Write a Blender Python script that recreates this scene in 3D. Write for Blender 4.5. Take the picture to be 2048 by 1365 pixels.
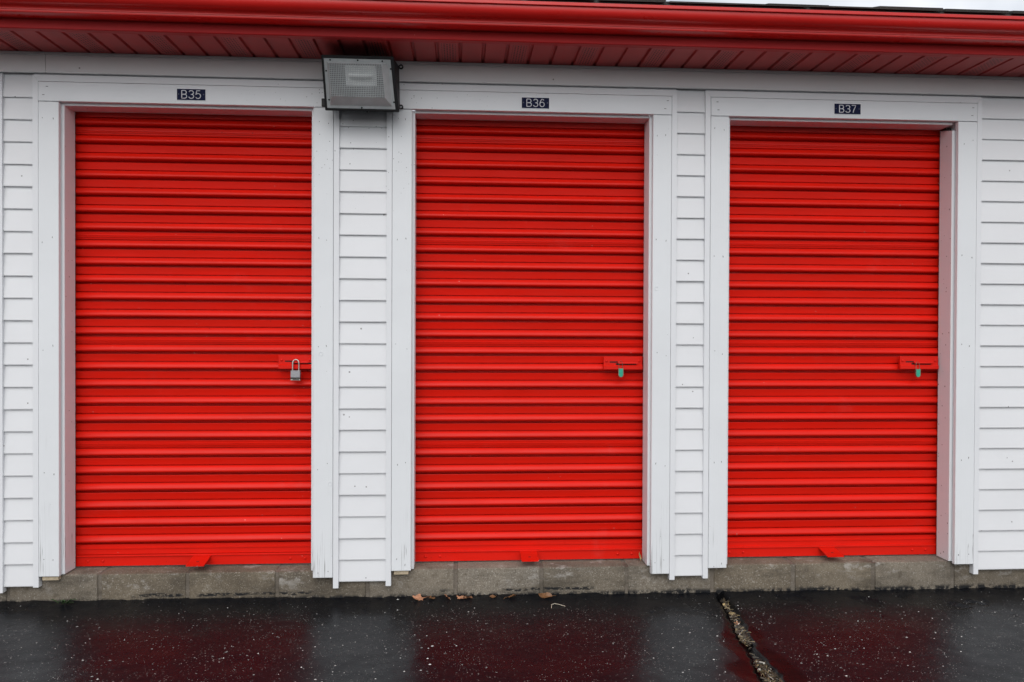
import bpy, bmesh, math, random
from mathutils import Vector, Matrix, noise
random.seed(7)
R = math.radians
for o in list(bpy.data.objects): bpy.data.objects.remove(o)
scene = bpy.context.scene
C = scene.collection

# ------------------------------------------------------------------ camera
# world: x right along the wall, y into the wall (trim faces at y = 0), z up, asphalt at z = 0
F_PX, YAW, PITCH, ROLL, DIST, CAM_H = 1582.70, 0.0640688, -0.0085484, 0.0039747, 3.71836, 1.244016
fw = Vector((math.sin(YAW)*math.cos(PITCH), math.cos(YAW)*math.cos(PITCH), math.sin(PITCH)))
r0 = Vector((math.cos(YAW), -math.sin(YAW), 0)); u0 = r0.cross(fw)
rt = r0*math.cos(ROLL) + u0*math.sin(ROLL); up = u0*math.cos(ROLL) - r0*math.sin(ROLL)
cam_pos = Vector((0, -DIST, CAM_H))
cd = bpy.data.cameras.new('camera'); cam = bpy.data.objects.new('camera', cd); C.objects.link(cam)
cd.sensor_width = 36; cd.sensor_fit = 'HORIZONTAL'; cd.lens = F_PX/2048*36
cd.clip_start = 0.05; cd.clip_end = 2000
m = Matrix((rt, up, -fw)).transposed().to_4x4(); m.translation = cam_pos
cam.matrix_world = m
scene.camera = cam

# ------------------------------------------------------------------ sky, sun, exposure
SUN_EL, SUN_AZ = R(43), R(188)          # azimuth from +y, clockwise: the light comes from behind the camera
world = bpy.data.worlds.new('World'); scene.world = world; world.use_nodes = True
nt = world.node_tree; nt.nodes.clear()
wn = lambda t: nt.nodes.new(t)
sky = wn('ShaderNodeTexSky'); sky.sky_type = 'NISHITA'; sky.sun_disc = False
sky.sun_elevation = SUN_EL; sky.sun_rotation = SUN_AZ; sky.air_density = 1.0; sky.dust_density = 1.5; sky.ozone_density = 1.0
hs = wn('ShaderNodeHueSaturation'); hs.inputs['Saturation'].default_value = 0.4
hs.inputs['Value'].default_value = 1.0
tc = wn('ShaderNodeTexCoord')
nz = wn('ShaderNodeTexNoise'); nz.inputs['Scale'].default_value = 3.2; nz.inputs['Detail'].default_value = 5; nz.inputs['Roughness'].default_value = 0.5
cr = wn('ShaderNodeMapRange'); cr.inputs['From Min'].default_value = 0.30; cr.inputs['From Max'].default_value = 0.62
mx = wn('ShaderNodeMix'); mx.data_type = 'RGBA'
mx.inputs[7].default_value = (8.6, 8.75, 9.0, 1)
bg = wn('ShaderNodeBackground'); bg.inputs['Strength'].default_value = 0.122
ow = wn('ShaderNodeOutputWorld')
nt.links.new(sky.outputs[0], hs.inputs['Color']); nt.links.new(tc.outputs['Generated'], nz.inputs['Vector'])
nt.links.new(nz.outputs['Fac'], cr.inputs['Value']); nt.links.new(cr.outputs[0], mx.inputs[0])
nt.links.new(hs.outputs[0], mx.inputs[6]); nt.links.new(mx.outputs[2], bg.inputs['Color']); nt.links.new(bg.outputs[0], ow.inputs[0])
sl = bpy.data.lights.new('sun', 'SUN'); sl.energy = 1.0; sl.angle = R(55); sl.color = (1.0, 0.985, 0.96)
so = bpy.data.objects.new('sun', sl); C.objects.link(so)
sd = Vector((math.sin(SUN_AZ)*math.cos(SUN_EL), math.cos(SUN_AZ)*math.cos(SUN_EL), math.sin(SUN_EL)))
so.rotation_euler = sd.to_track_quat('Z', 'Y').to_euler(); so.location = (0, -8, 9)
vs = scene.view_settings
vs.view_transform = 'Standard'; vs.look = 'None'; vs.gamma = 1; vs.use_curve_mapping = False; vs.exposure = 0.28
scene.render.engine = 'CYCLES'

# ------------------------------------------------------------------ helpers
def px(u, v, Y=None, Z=None):
    """photo pixel -> point on the plane y = Y or z = Z"""
    d = fw + rt*((u-1024)/F_PX) - up*((v-682.5)/F_PX)
    t = (Y+DIST)/d.y if Y is not None else (Z-CAM_H)/d.z
    return cam_pos + d*t

class MB:
    def __init__(s): s.v = []; s.f = []; s.c = []
    def add(s, vs, fs, col=None):
        n = len(s.v); s.v += [tuple(p) for p in vs]; s.f += [tuple(i+n for i in f) for f in fs]
        if col is not None: s.c += [col]*len(vs)
        return s
    def box(s, x0, x1, y0, y1, z0, z1, ch=0.0):
        if ch <= 0:
            p = [(x, y, z) for z in (z0, z1) for y in (y0, y1) for x in (x0, x1)]
            return s.add(p, [(0,2,3,1), (4,5,7,6), (0,1,5,4), (2,6,7,3), (0,4,6,2), (1,3,7,5)])
        # box with chamfered edges (24 verts)
        bm = bmesh.new(); bmesh.ops.create_cube(bm, size=1)
        for w in bm.verts: w.co = Vector(((x0+x1)/2+w.co.x*(x1-x0), (y0+y1)/2+w.co.y*(y1-y0), (z0+z1)/2+w.co.z*(z1-z0)))
        bmesh.ops.bevel(bm, geom=bm.edges[:], offset=ch, segments=1, affect='EDGES', profile=0.5)
        bm.verts.index_update()
        s.add([w.co[:] for w in bm.verts], [tuple(w.index for w in f.verts) for f in bm.faces]); bm.free()
        return s
    def extrude_x(s, prof, x0, x1, closed=True, caps=True):
        """profile [(y,z)...] swept along x"""
        n = len(prof)
        p = [(x0, y, z) for y, z in prof] + [(x1, y, z) for y, z in prof]
        k = n if closed else n-1
        f = [(i, (i+1) % n, n+(i+1) % n, n+i) for i in range(k)]
        if caps and closed: f += [tuple(range(n-1, -1, -1)), tuple(range(n, 2*n))]
        return s.add(p, f)
    def tube(s, pts, r, n=8, caps=True, r1=None):
        pts = [Vector(p) for p in pts]; vs = []; fs = []
        nrm = None
        for i, p in enumerate(pts):
            t = (pts[min(i+1, len(pts)-1)] - pts[max(i-1, 0)]).normalized()
            if nrm is None:
                a = Vector((0, 0, 1)) if abs(t.z) < 0.9 else Vector((1, 0, 0))
                nrm = t.cross(a).normalized()
            nrm = (nrm - t*nrm.dot(t)).normalized(); b = t.cross(nrm)
            rr = r if r1 is None else r + (r1-r)*i/(len(pts)-1)
            for k in range(n):
                a = 2*math.pi*k/n; vs.append(p + nrm*math.cos(a)*rr + b*math.sin(a)*rr)
        for i in range(len(pts)-1):
            for k in range(n): fs.append((i*n+k, i*n+(k+1) % n, (i+1)*n+(k+1) % n, (i+1)*n+k))
        if caps: fs += [tuple(range(n-1, -1, -1)), tuple(range((len(pts)-1)*n, len(pts)*n))]
        return s.add(vs, fs)
    def dome(s, c, r, h, axis='y', n=10):
        """low rivet head standing out towards -y"""
        cx, cy, cz = c; vs = []; fs = []
        for j, (rr, hh) in enumerate(((1, 0), (0.95, 0.45), (0.6, 0.88))):
            for k in range(n):
                a = 2*math.pi*k/n; vs.append((cx+r*rr*math.cos(a), cy-h*hh, cz+r*rr*math.sin(a)))
        vs.append((cx, cy-h, cz))
        for j in range(2):
            for k in range(n): fs.append((j*n+k, j*n+(k+1) % n, (j+1)*n+(k+1) % n, (j+1)*n+k))
        for k in range(n): fs.append((2*n+k, 2*n+(k+1) % n, 3*n))
        return s.add(vs, fs)
    def mesh(s, name, mat, smooth=None):
        me = bpy.data.meshes.new(name); me.from_pydata(s.v, [], s.f)
        if s.c:
            at = me.color_attributes.new('tint', 'FLOAT_COLOR', 'POINT')
            at.data.foreach_set('color', [q for col in s.c for q in (*col, 1.0)])
        bm = bmesh.new(); bm.from_mesh(me); bmesh.ops.recalc_face_normals(bm, faces=bm.faces[:]); bm.to_mesh(me); bm.free()
        me.materials.append(mat)
        if smooth is not None:
            me.shade_smooth(); me.set_sharp_from_angle(angle=R(smooth))
        return me
    def build(s, name, mat, parent=None, smooth=None):
        return link(name, s.mesh(name, mat, smooth), parent)

def link(name, data, parent=None, loc=None):
    o = bpy.data.objects.new(name, data); C.objects.link(o)
    if parent is not None: o.parent = parent
    if loc is not None: o.location = loc
    return o
def tag(o, label=None, cat=None, group=None, kind=None):
    for k, v in (('label', label), ('category', cat), ('group', group), ('kind', kind)):
        if v: o[k] = v
    return o

# ------------------------------------------------------------------ materials
def mat(name):
    ma = bpy.data.materials.new(name); ma.use_nodes = True
    t = ma.node_tree; b = t.nodes['Principled BSDF']
    return ma, t, b
def N(t, typ, **kw):
    n = t.nodes.new(typ)
    for k, v in kw.items():
        if k in n.inputs: n.inputs[k].default_value = v
        else: setattr(n, k, v)
    return n
def L(t, a, b): t.links.new(a, b)
def pos(t, scale=(1, 1, 1)):
    g = N(t, 'ShaderNodeNewGeometry'); mp = N(t, 'ShaderNodeMapping'); mp.inputs['Scale'].default_value = scale
    L(t, g.outputs['Position'], mp.inputs['Vector']); return mp.outputs[0]
def ns(t, vec, scale, detail=4, rough=0.5, dist=0.0):
    n = N(t, 'ShaderNodeTexNoise'); n.inputs['Scale'].default_value = scale; n.inputs['Detail'].default_value = detail
    n.inputs['Roughness'].default_value = rough; n.inputs['Distortion'].default_value = dist
    L(t, vec, n.inputs['Vector']); return n.outputs['Fac']
def rng(t, val, a, b, c=0.0, d=1.0):
    n = N(t, 'ShaderNodeMapRange'); n.clamp = True
    for k, v in (('From Min', a), ('From Max', b), ('To Min', c), ('To Max', d)): n.inputs[k].default_value = v
    L(t, val, n.inputs['Value']); return n.outputs[0]
def math_(t, op, a, b=None, c=None):
    n = N(t, 'ShaderNodeMath', operation=op)
    for i, q in enumerate((a, b, c)):
        if q is None: continue
        if isinstance(q, (int, float)): n.inputs[i].default_value = q
        else: L(t, q, n.inputs[i])
    return n.outputs[0]
def mixc(t, fac, a, b, mode='MIX'):
    n = N(t, 'ShaderNodeMix', data_type='RGBA', blend_type=mode)
    for i, q in ((0, fac), (6, a), (7, b)):
        if isinstance(q, (int, float)): n.inputs[i].default_value = q
        elif isinstance(q, tuple): n.inputs[i].default_value = (*q, 1) if len(q) == 3 else q
        else: L(t, q, n.inputs[i])
    return n.outputs[2]
def bump(t, b, h, strength=0.3, dist=0.002, prev=None):
    n = N(t, 'ShaderNodeBump'); n.inputs['Strength'].default_value = strength; n.inputs['Distance'].default_value = dist
    L(t, h, n.inputs['Height'])
    if prev is not None: L(t, prev, n.inputs['Normal'])
    L(t, n.outputs[0], b.inputs['Normal']); return n.outputs[0]
def zcoord(t, axis='Z'):
    g = N(t, 'ShaderNodeNewGeometry'); s_ = N(t, 'ShaderNodeSeparateXYZ'); L(t, g.outputs['Position'], s_.inputs[0]); return s_.outputs[axis]
def specks(t, scale, size, density, seed=0.0):
    """sparse small spots: voronoi cells, only some of them filled"""
    v = N(t, 'ShaderNodeTexVoronoi'); v.inputs['Scale'].default_value = scale
    g = pos(t); ad = N(t, 'ShaderNodeVectorMath', operation='ADD'); ad.inputs[1].default_value = (seed, seed*1.7, seed*0.3); L(t, g, ad.inputs[0])
    L(t, ad.outputs[0], v.inputs['Vector'])
    s_ = N(t, 'ShaderNodeSeparateColor'); L(t, v.outputs['Color'], s_.inputs[0])
    sel = math_(t, 'LESS_THAN', s_.outputs[0], density)
    rad = math_(t, 'MULTIPLY', s_.outputs[1], size)
    inside = math_(t, 'LESS_THAN', v.outputs['Distance'], rad)
    return math_(t, 'MULTIPLY', sel, inside), s_.outputs[2]

def white_paint(name, base, rough, grain=None, cracks=False, dirt=0.16):
    ma, t, b = mat(name)
    p = pos(t)
    blot = ns(t, p, 2.3, 5, 0.6)
    col = mixc(t, rng(t, blot, 0.35, 0.7), base, tuple(c*0.955 for c in base))
    if grain == 'v': gv = pos(t, (60, 60, 1.6))
    elif grain == 'h': gv = pos(t, (1.6, 60, 60))
    else: gv = pos(t, (2.5, 40, 55))
    gr = ns(t, gv, 3.0, 5, 0.62)
    if grain:
        col = mixc(t, rng(t, gr, 0.62, 0.8, 0, 0.22), col, (0.50, 0.50, 0.49))
        chips = ns(t, pos(t, (9, 9, 3) if grain == 'v' else (3, 9, 9)), 6.0, 6, 0.7)
        col = mixc(t, rng(t, chips, 0.735, 0.75, 0, 0.5), col, (0.30, 0.29, 0.27))
    if cracks:
        ck = ns(t, pos(t, (75, 20, 1.1)), 1.0, 3, 0.5, 0.4)
        lowz = rng(t, zcoord(t), 0.5, 0.16, 0, 1)
        d_ = math_(t, 'ABSOLUTE', math_(t, 'SUBTRACT', ck, 0.5))
        line = rng(t, d_, 0.006, 0.016, 1, 0)
        gate = rng(t, ns(t, pos(t, (14, 1, 3)), 1.0, 2), 0.5, 0.6)
        line = math_(t, 'MULTIPLY', math_(t, 'MULTIPLY', line, lowz), gate)
        col = mixc(t, math_(t, 'MULTIPLY', line, 0.75), col, (0.16, 0.15, 0.14))
    g = N(t, 'ShaderNodeNewGeometry'); dv = N(t, 'ShaderNodeVectorMath', operation='DISTANCE'); L(t, g.outputs['Position'], dv.inputs[0]); dv.inputs[1].default_value = (-0.42, 0, 2.38)
    near = rng(t, dv.outputs['Value'], 0.65, 0.2, 0, 0.85)     # insect dirt gathers round the wall light
    m0, r0_ = specks(t, 85, 0.22, 0.16, 6.4)
    col = mixc(t, math_(t, 'MULTIPLY', m0, near), col, (0.05, 0.045, 0.04))
    m1, r1 = specks(t, 38, 0.16, dirt, 3.1)
    col = mixc(t, math_(t, 'MULTIPLY', m1, 0.75), col, (0.12, 0.11, 0.10))
    L(t, col, b.inputs['Base Color'])
    b.inputs['Roughness'].default_value = rough; b.inputs['Specular IOR Level'].default_value = 0.35
    n1 = bump(t, b, gr, 0.35 if grain else 0.12, 0.0012)
    bump(t, b, ns(t, p, 9, 3), 0.25, 0.004, n1)
    return ma
M = {}
M['trim_v'] = white_paint('white_painted_board_upright', (0.755, 0.772, 0.79), 0.45, 'v', True)
M['trim_h'] = white_paint('white_painted_board_level', (0.755, 0.772, 0.79), 0.45, 'h')
M['vinyl'] = white_paint('white_vinyl_siding', (0.745, 0.752, 0.768), 0.42, None, dirt=0.06)
M['channel'] = white_paint('white_vinyl_trim', (0.755, 0.765, 0.785), 0.4, None, dirt=0.03)
M['frieze'] = white_paint('white_frieze_vinyl', (0.73, 0.725, 0.73), 0.42, None, dirt=0.10)

def red_paint(name, base, rough, wear=0.5, spec=0.5, coat=0.0):
    ma, t, b = mat(name)
    p = pos(t)
    st = ns(t, pos(t, (1.2, 8, 14)), 2.0, 5, 0.6)
    col = mixc(t, rng(t, st, 0.35, 0.75), base, (base[0]*0.84, base[1]*1.1, base[2]*1.2))
    fade = ns(t, p, 5.0, 6, 0.65)
    col = mixc(t, rng(t, fade, 0.62, 0.8, 0, 0.16*wear), col, (0.55, 0.16, 0.14))
    m1, r1 = specks(t, 70, 0.2, 0.06*wear, 1.3)
    col = mixc(t, math_(t, 'MULTIPLY', m1, 0.55), col, (0.11, 0.02, 0.015))
    m2, r2 = specks(t, 52, 0.17, 0.03*wear, 8.3)
    col = mixc(t, math_(t, 'MULTIPLY', m2, 0.5), col, (0.75, 0.4, 0.35))
    L(t, col, b.inputs['Base Color'])
    rr = rng(t, ns(t, pos(t, (3, 10, 20)), 2.0, 4), 0.3, 0.7, rough-0.06, rough+0.09)
    L(t, rr, b.inputs['Roughness']); b.inputs['Specular IOR Level'].default_value = spec
    bump(t, b, ns(t, pos(t, (3, 6, 8)), 3.0, 3), 0.18, 0.004)
    return ma
M['red_door'] = red_paint('red_enamel_door', (0.72, 0.0105, 0.0035), 0.36, 0.8, 0.2)
M['red_gutter'] = red_paint('red_gutter_enamel', (0.62, 0.016, 0.012), 0.3, 0.3, 0.45)
M['red_fascia'] = red_paint('red_fascia_enamel', (0.44, 0.022, 0.022), 0.45, 0.3, 0.3)
M['red_soffit'] = red_paint('red_soffit_vinyl', (0.42, 0.045, 0.045), 0.5, 0.3)

def vent_mat():
    ma, t, b = mat('red_soffit_vented')
    # slotted vents pressed into the middle rib of each panel, laid out along the panel's own x and y
    tcn = N(t, 'ShaderNodeTexCoord'); s_ = N(t, 'ShaderNodeSeparateXYZ'); L(t, tcn.outputs['Object'], s_.inputs[0])
    X, Y = s_.outputs[0], s_.outputs[1]
    fx = math_(t, 'FRACT', math_(t, 'MULTIPLY', X, 1/0.0125)); col_ = math_(t, 'FLOOR', math_(t, 'MULTIPLY', X, 1/0.0125))
    fy = math_(t, 'FRACT', math_(t, 'ADD', math_(t, 'MULTIPLY', Y, 1/0.021), math_(t, 'MULTIPLY', col_, 0.37)))
    mk = math_(t, 'MULTIPLY', math_(t, 'LESS_THAN', math_(t, 'ABSOLUTE', math_(t, 'SUBTRACT', fx, 0.5)), 0.2),
               math_(t, 'LESS_THAN', math_(t, 'ABSOLUTE', math_(t, 'SUBTRACT', fy, 0.5)), 0.33))
    inx = math_(t, 'LESS_THAN', math_(t, 'ABSOLUTE', X), 0.031)
    iny = math_(t, 'MULTIPLY', math_(t, 'GREATER_THAN', Y, -0.245), math_(t, 'LESS_THAN', Y, -0.03))
    mk = math_(t, 'MULTIPLY', mk, math_(t, 'MULTIPLY', inx, iny))
    nzv = ns(t, pos(t, (5, 3, 5)), 2.0, 5, 0.6)
    c0 = mixc(t, rng(t, nzv, 0.35, 0.7), (0.44, 0.05, 0.046), (0.36, 0.052, 0.048))
    L(t, mixc(t, mk, c0, (0.03, 0.006, 0.006)), b.inputs['Base Color']); b.inputs['Roughness'].default_value = 0.5
    bump(t, b, nzv, 0.15, 0.004)
    return ma
M['red_vent'] = vent_mat()

def concrete(name, base, dark, tar=True, grain=1.0):
    ma, t, b = mat(name)
    p = pos(t)
    oi = N(t, 'ShaderNodeObjectInfo')
    big = ns(t, p, 3.5, 6, 0.65); fine = ns(t, p, 170, 3, 0.6); mid = ns(t, p, 38, 5, 0.65)
    col = mixc(t, rng(t, big, 0.35, 0.68), base, dark)
    col = mixc(t, rng(t, oi.outputs['Random'], 0, 1, 0, 0.4), col, (0.30, 0.275, 0.24))
    col = mixc(t, rng(t, fine, 0.56, 0.68, 0, 0.7*grain), col, (0.07, 0.06, 0.05))
    col = mixc(t, rng(t, fine, 0.42, 0.33, 0, 0.55*grain), col, (0.48, 0.45, 0.40))
    col = mixc(t, rng(t, mid, 0.52, 0.70, 0, 0.7), col, (0.11, 0.088, 0.062))
    damp = ns(t, pos(t, (3.0, 3.0, 9.0)), 1.4, 6, 0.68)      # damp stains in blotches
    col = mixc(t, rng(t, damp, 0.50, 0.66, 0, 0.6), col, (0.055, 0.045, 0.033))
    effl = ns(t, pos(t, (6, 6, 10)), 1.6, 5, 0.7)
    z = zcoord(t)
    if tar:
        eb = math_(t, 'MULTIPLY', rng(t, z, 0.03, 0.09), rng(t, effl, 0.57, 0.68, 0, 0.5))
        col = mixc(t, eb, col, (0.46, 0.44, 0.41))
        # old asphalt stuck along the foot of the blocks in a ragged, broken line
        wob = math_(t, 'MULTIPLY', math_(t, 'SUBTRACT', ns(t, pos(t, (5, 5, 5)), 1.2, 3), 0.5), 0.03)
        zz = math_(t, 'ADD', z, wob)
        band = math_(t, 'MULTIPLY', rng(t, zz, 0.018, 0.023), rng(t, zz, 0.038, 0.031))
        gate = rng(t, ns(t, pos(t, (2.6, 1, 1)), 1.3, 2), 0.44, 0.49)
        rag = rng(t, ns(t, pos(t, (30, 30, 60)), 1.5, 5, 0.7), 0.44, 0.50)
        xx = zcoord(t, 'X')
        where = math_(t, 'MAXIMUM', math_(t, 'MULTIPLY', rng(t, xx, -1.62, -1.55), rng(t, xx, -0.66, -0.72)), math_(t, 'MULTIPLY', rng(t, xx, -0.14, -0.08), rng(t, xx, 0.84, 0.76)))
        tm = math_(t, 'MULTIPLY', math_(t, 'MULTIPLY', math_(t, 'MULTIPLY', band, gate), rag), where)
        foot = math_(t, 'MULTIPLY', rng(t, zz, 0.02, 0.004), rng(t, mid, 0.42, 0.52))
        tm = math_(t, 'MAXIMUM', tm, foot)
        col = mixc(t, tm, col, (0.012, 0.012, 0.013))
    L(t, col, b.inputs['Base Color']); b.inputs['Roughness'].default_value = 0.8; b.inputs['Specular IOR Level'].default_value = 0.3
    n1 = bump(t, b, fine, 0.7, 0.0025); bump(t, b, mid, 0.5, 0.004, n1)
    return ma
M['block'] = concrete('concrete_block', (0.19, 0.155, 0.11), (0.085, 0.067, 0.046))
M['mortar'] = concrete('mortar', (0.12, 0.09, 0.062), (0.075, 0.056, 0.038), tar=False, grain=0.4)

def asphalt():
    ma, t, b = mat('wet_asphalt')
    at = N(t, 'ShaderNodeAttribute', attribute_name='sealed'); seal = at.outputs['Fac']
    p = pos(t)
    big = ns(t, p, 1.6, 5, 0.6); grit = ns(t, p, 260, 3, 0.6); mid = ns(t, p, 45, 4, 0.6)
    col = mixc(t, rng(t, big, 0.35, 0.7), (0.004, 0.0048, 0.0068), (0.0075, 0.0078, 0.0095))
    col = mixc(t, rng(t, grit, 0.6, 0.75, 0, 0.5), col, (0.03, 0.03, 0.03))
    s1, q1 = specks(t, 120, 0.34, 0.10, 2.0); s2, q2 = specks(t, 190, 0.40, 0.10, 5.0)
    patch = rng(t, ns(t, p, 2.6, 4, 0.6), 0.36, 0.6)
    ow_ = math_(t, 'MULTIPLY', math_(t, 'SUBTRACT', 1.0, seal), patch)
    near = rng(t, zcoord(t, 'Y'), -0.06, -0.2)
    ow_ = math_(t, 'MULTIPLY', ow_, near)
    sc = mixc(t, q1, (0.10, 0.095, 0.09), (0.42, 0.41, 0.38))
    col = mixc(t, math_(t, 'MULTIPLY', math_(t, 'MAXIMUM', s1, s2), ow_), col, sc)
    col = mixc(t, seal, col, (0.004, 0.004, 0.0045))
    L(t, col, b.inputs['Base Color'])
    wet = ns(t, p, 2.1, 5, 0.6)
    ro = rng(t, wet, 0.35, 0.65, 0.21, 0.38)
    ro = math_(t, 'SUBTRACT', ro, math_(t, 'MULTIPLY', seal, 0.06))
    L(t, ro, b.inputs['Roughness']); b.inputs['IOR'].default_value = 1.36; b.inputs['Specular IOR Level'].default_value = 0.155
    h1 = math_(t, 'MULTIPLY', grit, rng(t, seal, 0, 1, 1, 0.2))
    n1 = bump(t, b, h1, 0.22, 0.0022); n2 = bump(t, b, mid, 0.16, 0.004, n1)
    return ma
M['asphalt'] = asphalt()

def plain(name, col, rough=0.5, metal=0.0, var=0.15, scale=30, spec=0.5, bs=0.2):
    ma, t, b = mat(name)
    n = ns(t, pos(t), scale, 4, 0.6)
    L(t, mixc(t, rng(t, n, 0.3, 0.7), tuple(c*(1+var) for c in col), tuple(c*(1-var) for c in col)), b.inputs['Base Color'])
    b.inputs['Roughness'].default_value = rough; b.inputs['Metallic'].default_value = metal; b.inputs['Specular IOR Level'].default_value = spec
    bump(t, b, n, bs, 0.002)
    return ma
M['bronze'] = plain('dark_bronze_casting', (0.012, 0.012, 0.013), 0.55, spec=0.25)
M['steel'] = plain('padlock_steel', (0.36, 0.36, 0.38), 0.38, 0.75, 0.12, 160)
M['chrome'] = plain('shackle_steel', (0.46, 0.44, 0.40), 0.34, 0.9, 0.15, 60)
M['rubber'] = plain('black_rubber', (0.015, 0.015, 0.016), 0.5)
M['navy'] = plain('navy_engraving_plastic', (0.008, 0.012, 0.045), 0.6, 0, 0.1, 60, 0.12, 0.05)
M['letter'] = plain('white_engraved_letter', (0.80, 0.81, 0.84), 0.5, 0, 0.03)
M['grey_screw'] = plain('screw_grey', (0.10, 0.11, 0.15), 0.4, 0.5)
M['green'] = plain('green_lock_plastic', (0.025, 0.36, 0.235), 0.4, 0, 0.12, 120)
M['wire'] = plain('dull_wire', (0.32, 0.22, 0.16), 0.4, 0.8)
M['raw_wood'] = plain('bare_wood', (0.44, 0.36, 0.25), 0.7, 0, 0.25, 90)
M['nail'] = plain('nail_hole_and_gap_shade', (0.07, 0.065, 0.06), 0.8)
M['black_gap'] = plain('dark_slot', (0.012, 0.003, 0.003), 0.8)
M['leaf_a'] = plain('dead_leaf_tan', (0.42, 0.20, 0.11), 0.55, 0, 0.35, 70)
M['leaf_b'] = plain('dead_leaf_brown', (0.16, 0.075, 0.03), 0.5, 0, 0.4, 70)
M['leaf_c'] = plain('dead_leaf_pale', (0.45, 0.34, 0.16), 0.5, 0, 0.3, 70)
M['weed'] = plain('weed_leaf', (0.035, 0.075, 0.025), 0.5, 0, 0.35, 90)
M['aluminium'] = plain('lamp_reflector', (0.70, 0.71, 0.71), 0.35, 0.6, 0.08, 20)
M['bulb'] = plain('bulb_and_reflector_highlight', (0.84, 0.85, 0.84), 0.25)
M['refl_shaded'] = plain('reflector_sides_shaded', (0.17, 0.175, 0.175), 0.4, 0.2, 0.2, 20)

def shingle_mat():
    ma, t, b = mat('asphalt_shingle')
    oi = N(t, 'ShaderNodeObjectInfo'); n = ns(t, pos(t), 220, 3, 0.7)
    c0 = mixc(t, oi.outputs['Random'], (0.020, 0.026, 0.022), (0.048, 0.05, 0.045))
    L(t, mixc(t, rng(t, n, 0.45, 0.65, 0, 0.6), c0, (0.09, 0.09, 0.085)), b.inputs['Base Color']); b.inputs['Roughness'].default_value = 0.85
    bump(t, b, n, 0.6, 0.003); return ma
M['shingle'] = shingle_mat()

def tinted(name, rough=0.5, spec=0.5):
    ma, t, b = mat(name)
    at = N(t, 'ShaderNodeAttribute', attribute_name='tint'); L(t, at.outputs['Color'], b.inputs['Base Color'])
    b.inputs['Roughness'].default_value = rough; b.inputs['Specular IOR Level'].default_value = spec
    return ma
M['straw'] = tinted('dry_straw', 0.55)
M['stones'] = tinted('asphalt_stones', 0.4)

def lens_mat(name, grid):
    ma, t, b = mat(name)
    out = t.nodes['Material Output']
    tcn = N(t, 'ShaderNodeTexCoord')
    b.inputs['Base Color'].default_value = (0.42, 0.44, 0.44, 1); b.inputs['Roughness'].default_value = 0.22
    n0 = ns(t, tcn.outputs['Object'], 25, 4, 0.6)
    L(t, mixc(t, rng(t, n0, 0.35, 0.7), (0.62, 0.65, 0.66), (0.50, 0.53, 0.54)), b.inputs['Base Color'])
    tr = N(t, 'ShaderNodeBsdfTransparent'); tr.inputs[0].default_value = (0.86, 0.88, 0.88, 1)
    mxs = N(t, 'ShaderNodeMixShader')
    fac = 0.52
    if grid:
        s_ = N(t, 'ShaderNodeSeparateXYZ'); L(t, tcn.outputs['Object'], s_.inputs[0])
        gx = math_(t, 'ABSOLUTE', math_(t, 'SUBTRACT', math_(t, 'FRACT', math_(t, 'MULTIPLY', s_.outputs[0], 1/0.0075)), 0.5))
        gz = math_(t, 'ABSOLUTE', math_(t, 'SUBTRACT', math_(t, 'FRACT', math_(t, 'MULTIPLY', s_.outputs[2], 1/0.0075)), 0.5))
        h = math_(t, 'MAXIMUM', gx, gz)
        bump(t, b, h, 0.9, 0.004)
        ff = rng(t, h, 0.30, 0.46, 0.30, 0.62); L(t, ff, mxs.inputs[0])
    else: mxs.inputs[0].default_value = 0.80
    tl = N(t, 'ShaderNodeBsdfTranslucent'); tl.inputs[0].default_value = (0.7, 0.72, 0.72, 1); m2 = N(t, 'ShaderNodeMixShader'); m2.inputs[0].default_value = 0.3
    L(t, b.outputs[0], m2.inputs[1]); L(t, tl.outputs[0], m2.inputs[2])
    L(t, tr.outputs[0], mxs.inputs[1]); L(t, m2.outputs[0], mxs.inputs[2]); L(t, mxs.outputs[0], out.inputs[0])
    return ma
M['lens'] = lens_mat('prismatic_glass', True)
M['lens_rim'] = lens_mat('frosted_glass_rim', False)

# ------------------------------------------------------------------ the ground
CRACK_PX = [(1440, 1188), (1447, 1200), (1462, 1222), (1476, 1250), (1490, 1275), (1498, 1292), (1512, 1312), (1531, 1338), (1552, 1366), (1585, 1410), (1640, 1490), (1720, 1600)]
CR = [px(u, v, Z=-0.006) for u, v in CRACK_PX]
CRW = [0.014, 0.018, 0.02, 0.022, 0.024, 0.016, 0.02, 0.034, 0.036, 0.036, 0.03, 0.03]   # half widths of the open crack
SEALW = [0.02, 0.03, 0.04, 0.06, 0.08, 0.10, 0.13, 0.13, 0.12, 0.12, 0.12, 0.12]
def crack_dist(x, y):
    best = (9, 0, 0)
    for i in range(len(CR)-1):
        a, b_ = CR[i], CR[i+1]
        dx, dy = b_.x-a.x, b_.y-a.y; q = max(0, min(1, ((x-a.x)*dx+(y-a.y)*dy)/(dx*dx+dy*dy)))
        d = math.hypot(x-a.x-dx*q, y-a.y-dy*q)
        if d < best[0]: best = (d, CRW[i]+(CRW[i+1]-CRW[i])*q, SEALW[i]+(SEALW[i+1]-SEALW[i])*q)
    return best
def ss(a, b_, x):
    t_ = max(0, min(1, (x-a)/(b_-a))); return t_*t_*(3-2*t_)
def ground_z(x, y):
    z = -0.0035*max(-3, min(3.5, x)) if -6 < x < 7 else 0.0
    z += 0.006*noise.noise((x*1.3, y*1.3, 0.3)) + 0.0022*noise.noise((x*6, y*6, 1.7)) + 0.0012*noise.noise((x*17, y*17, 4.1))
    if y > -0.06: z += 0.007*ss(-0.06, 0.03, y)*(0.5+noise.noise((x*9, 0, 2.0))+0.7*noise.noise((x*31, 0, 5.0)))
    return z
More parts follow.
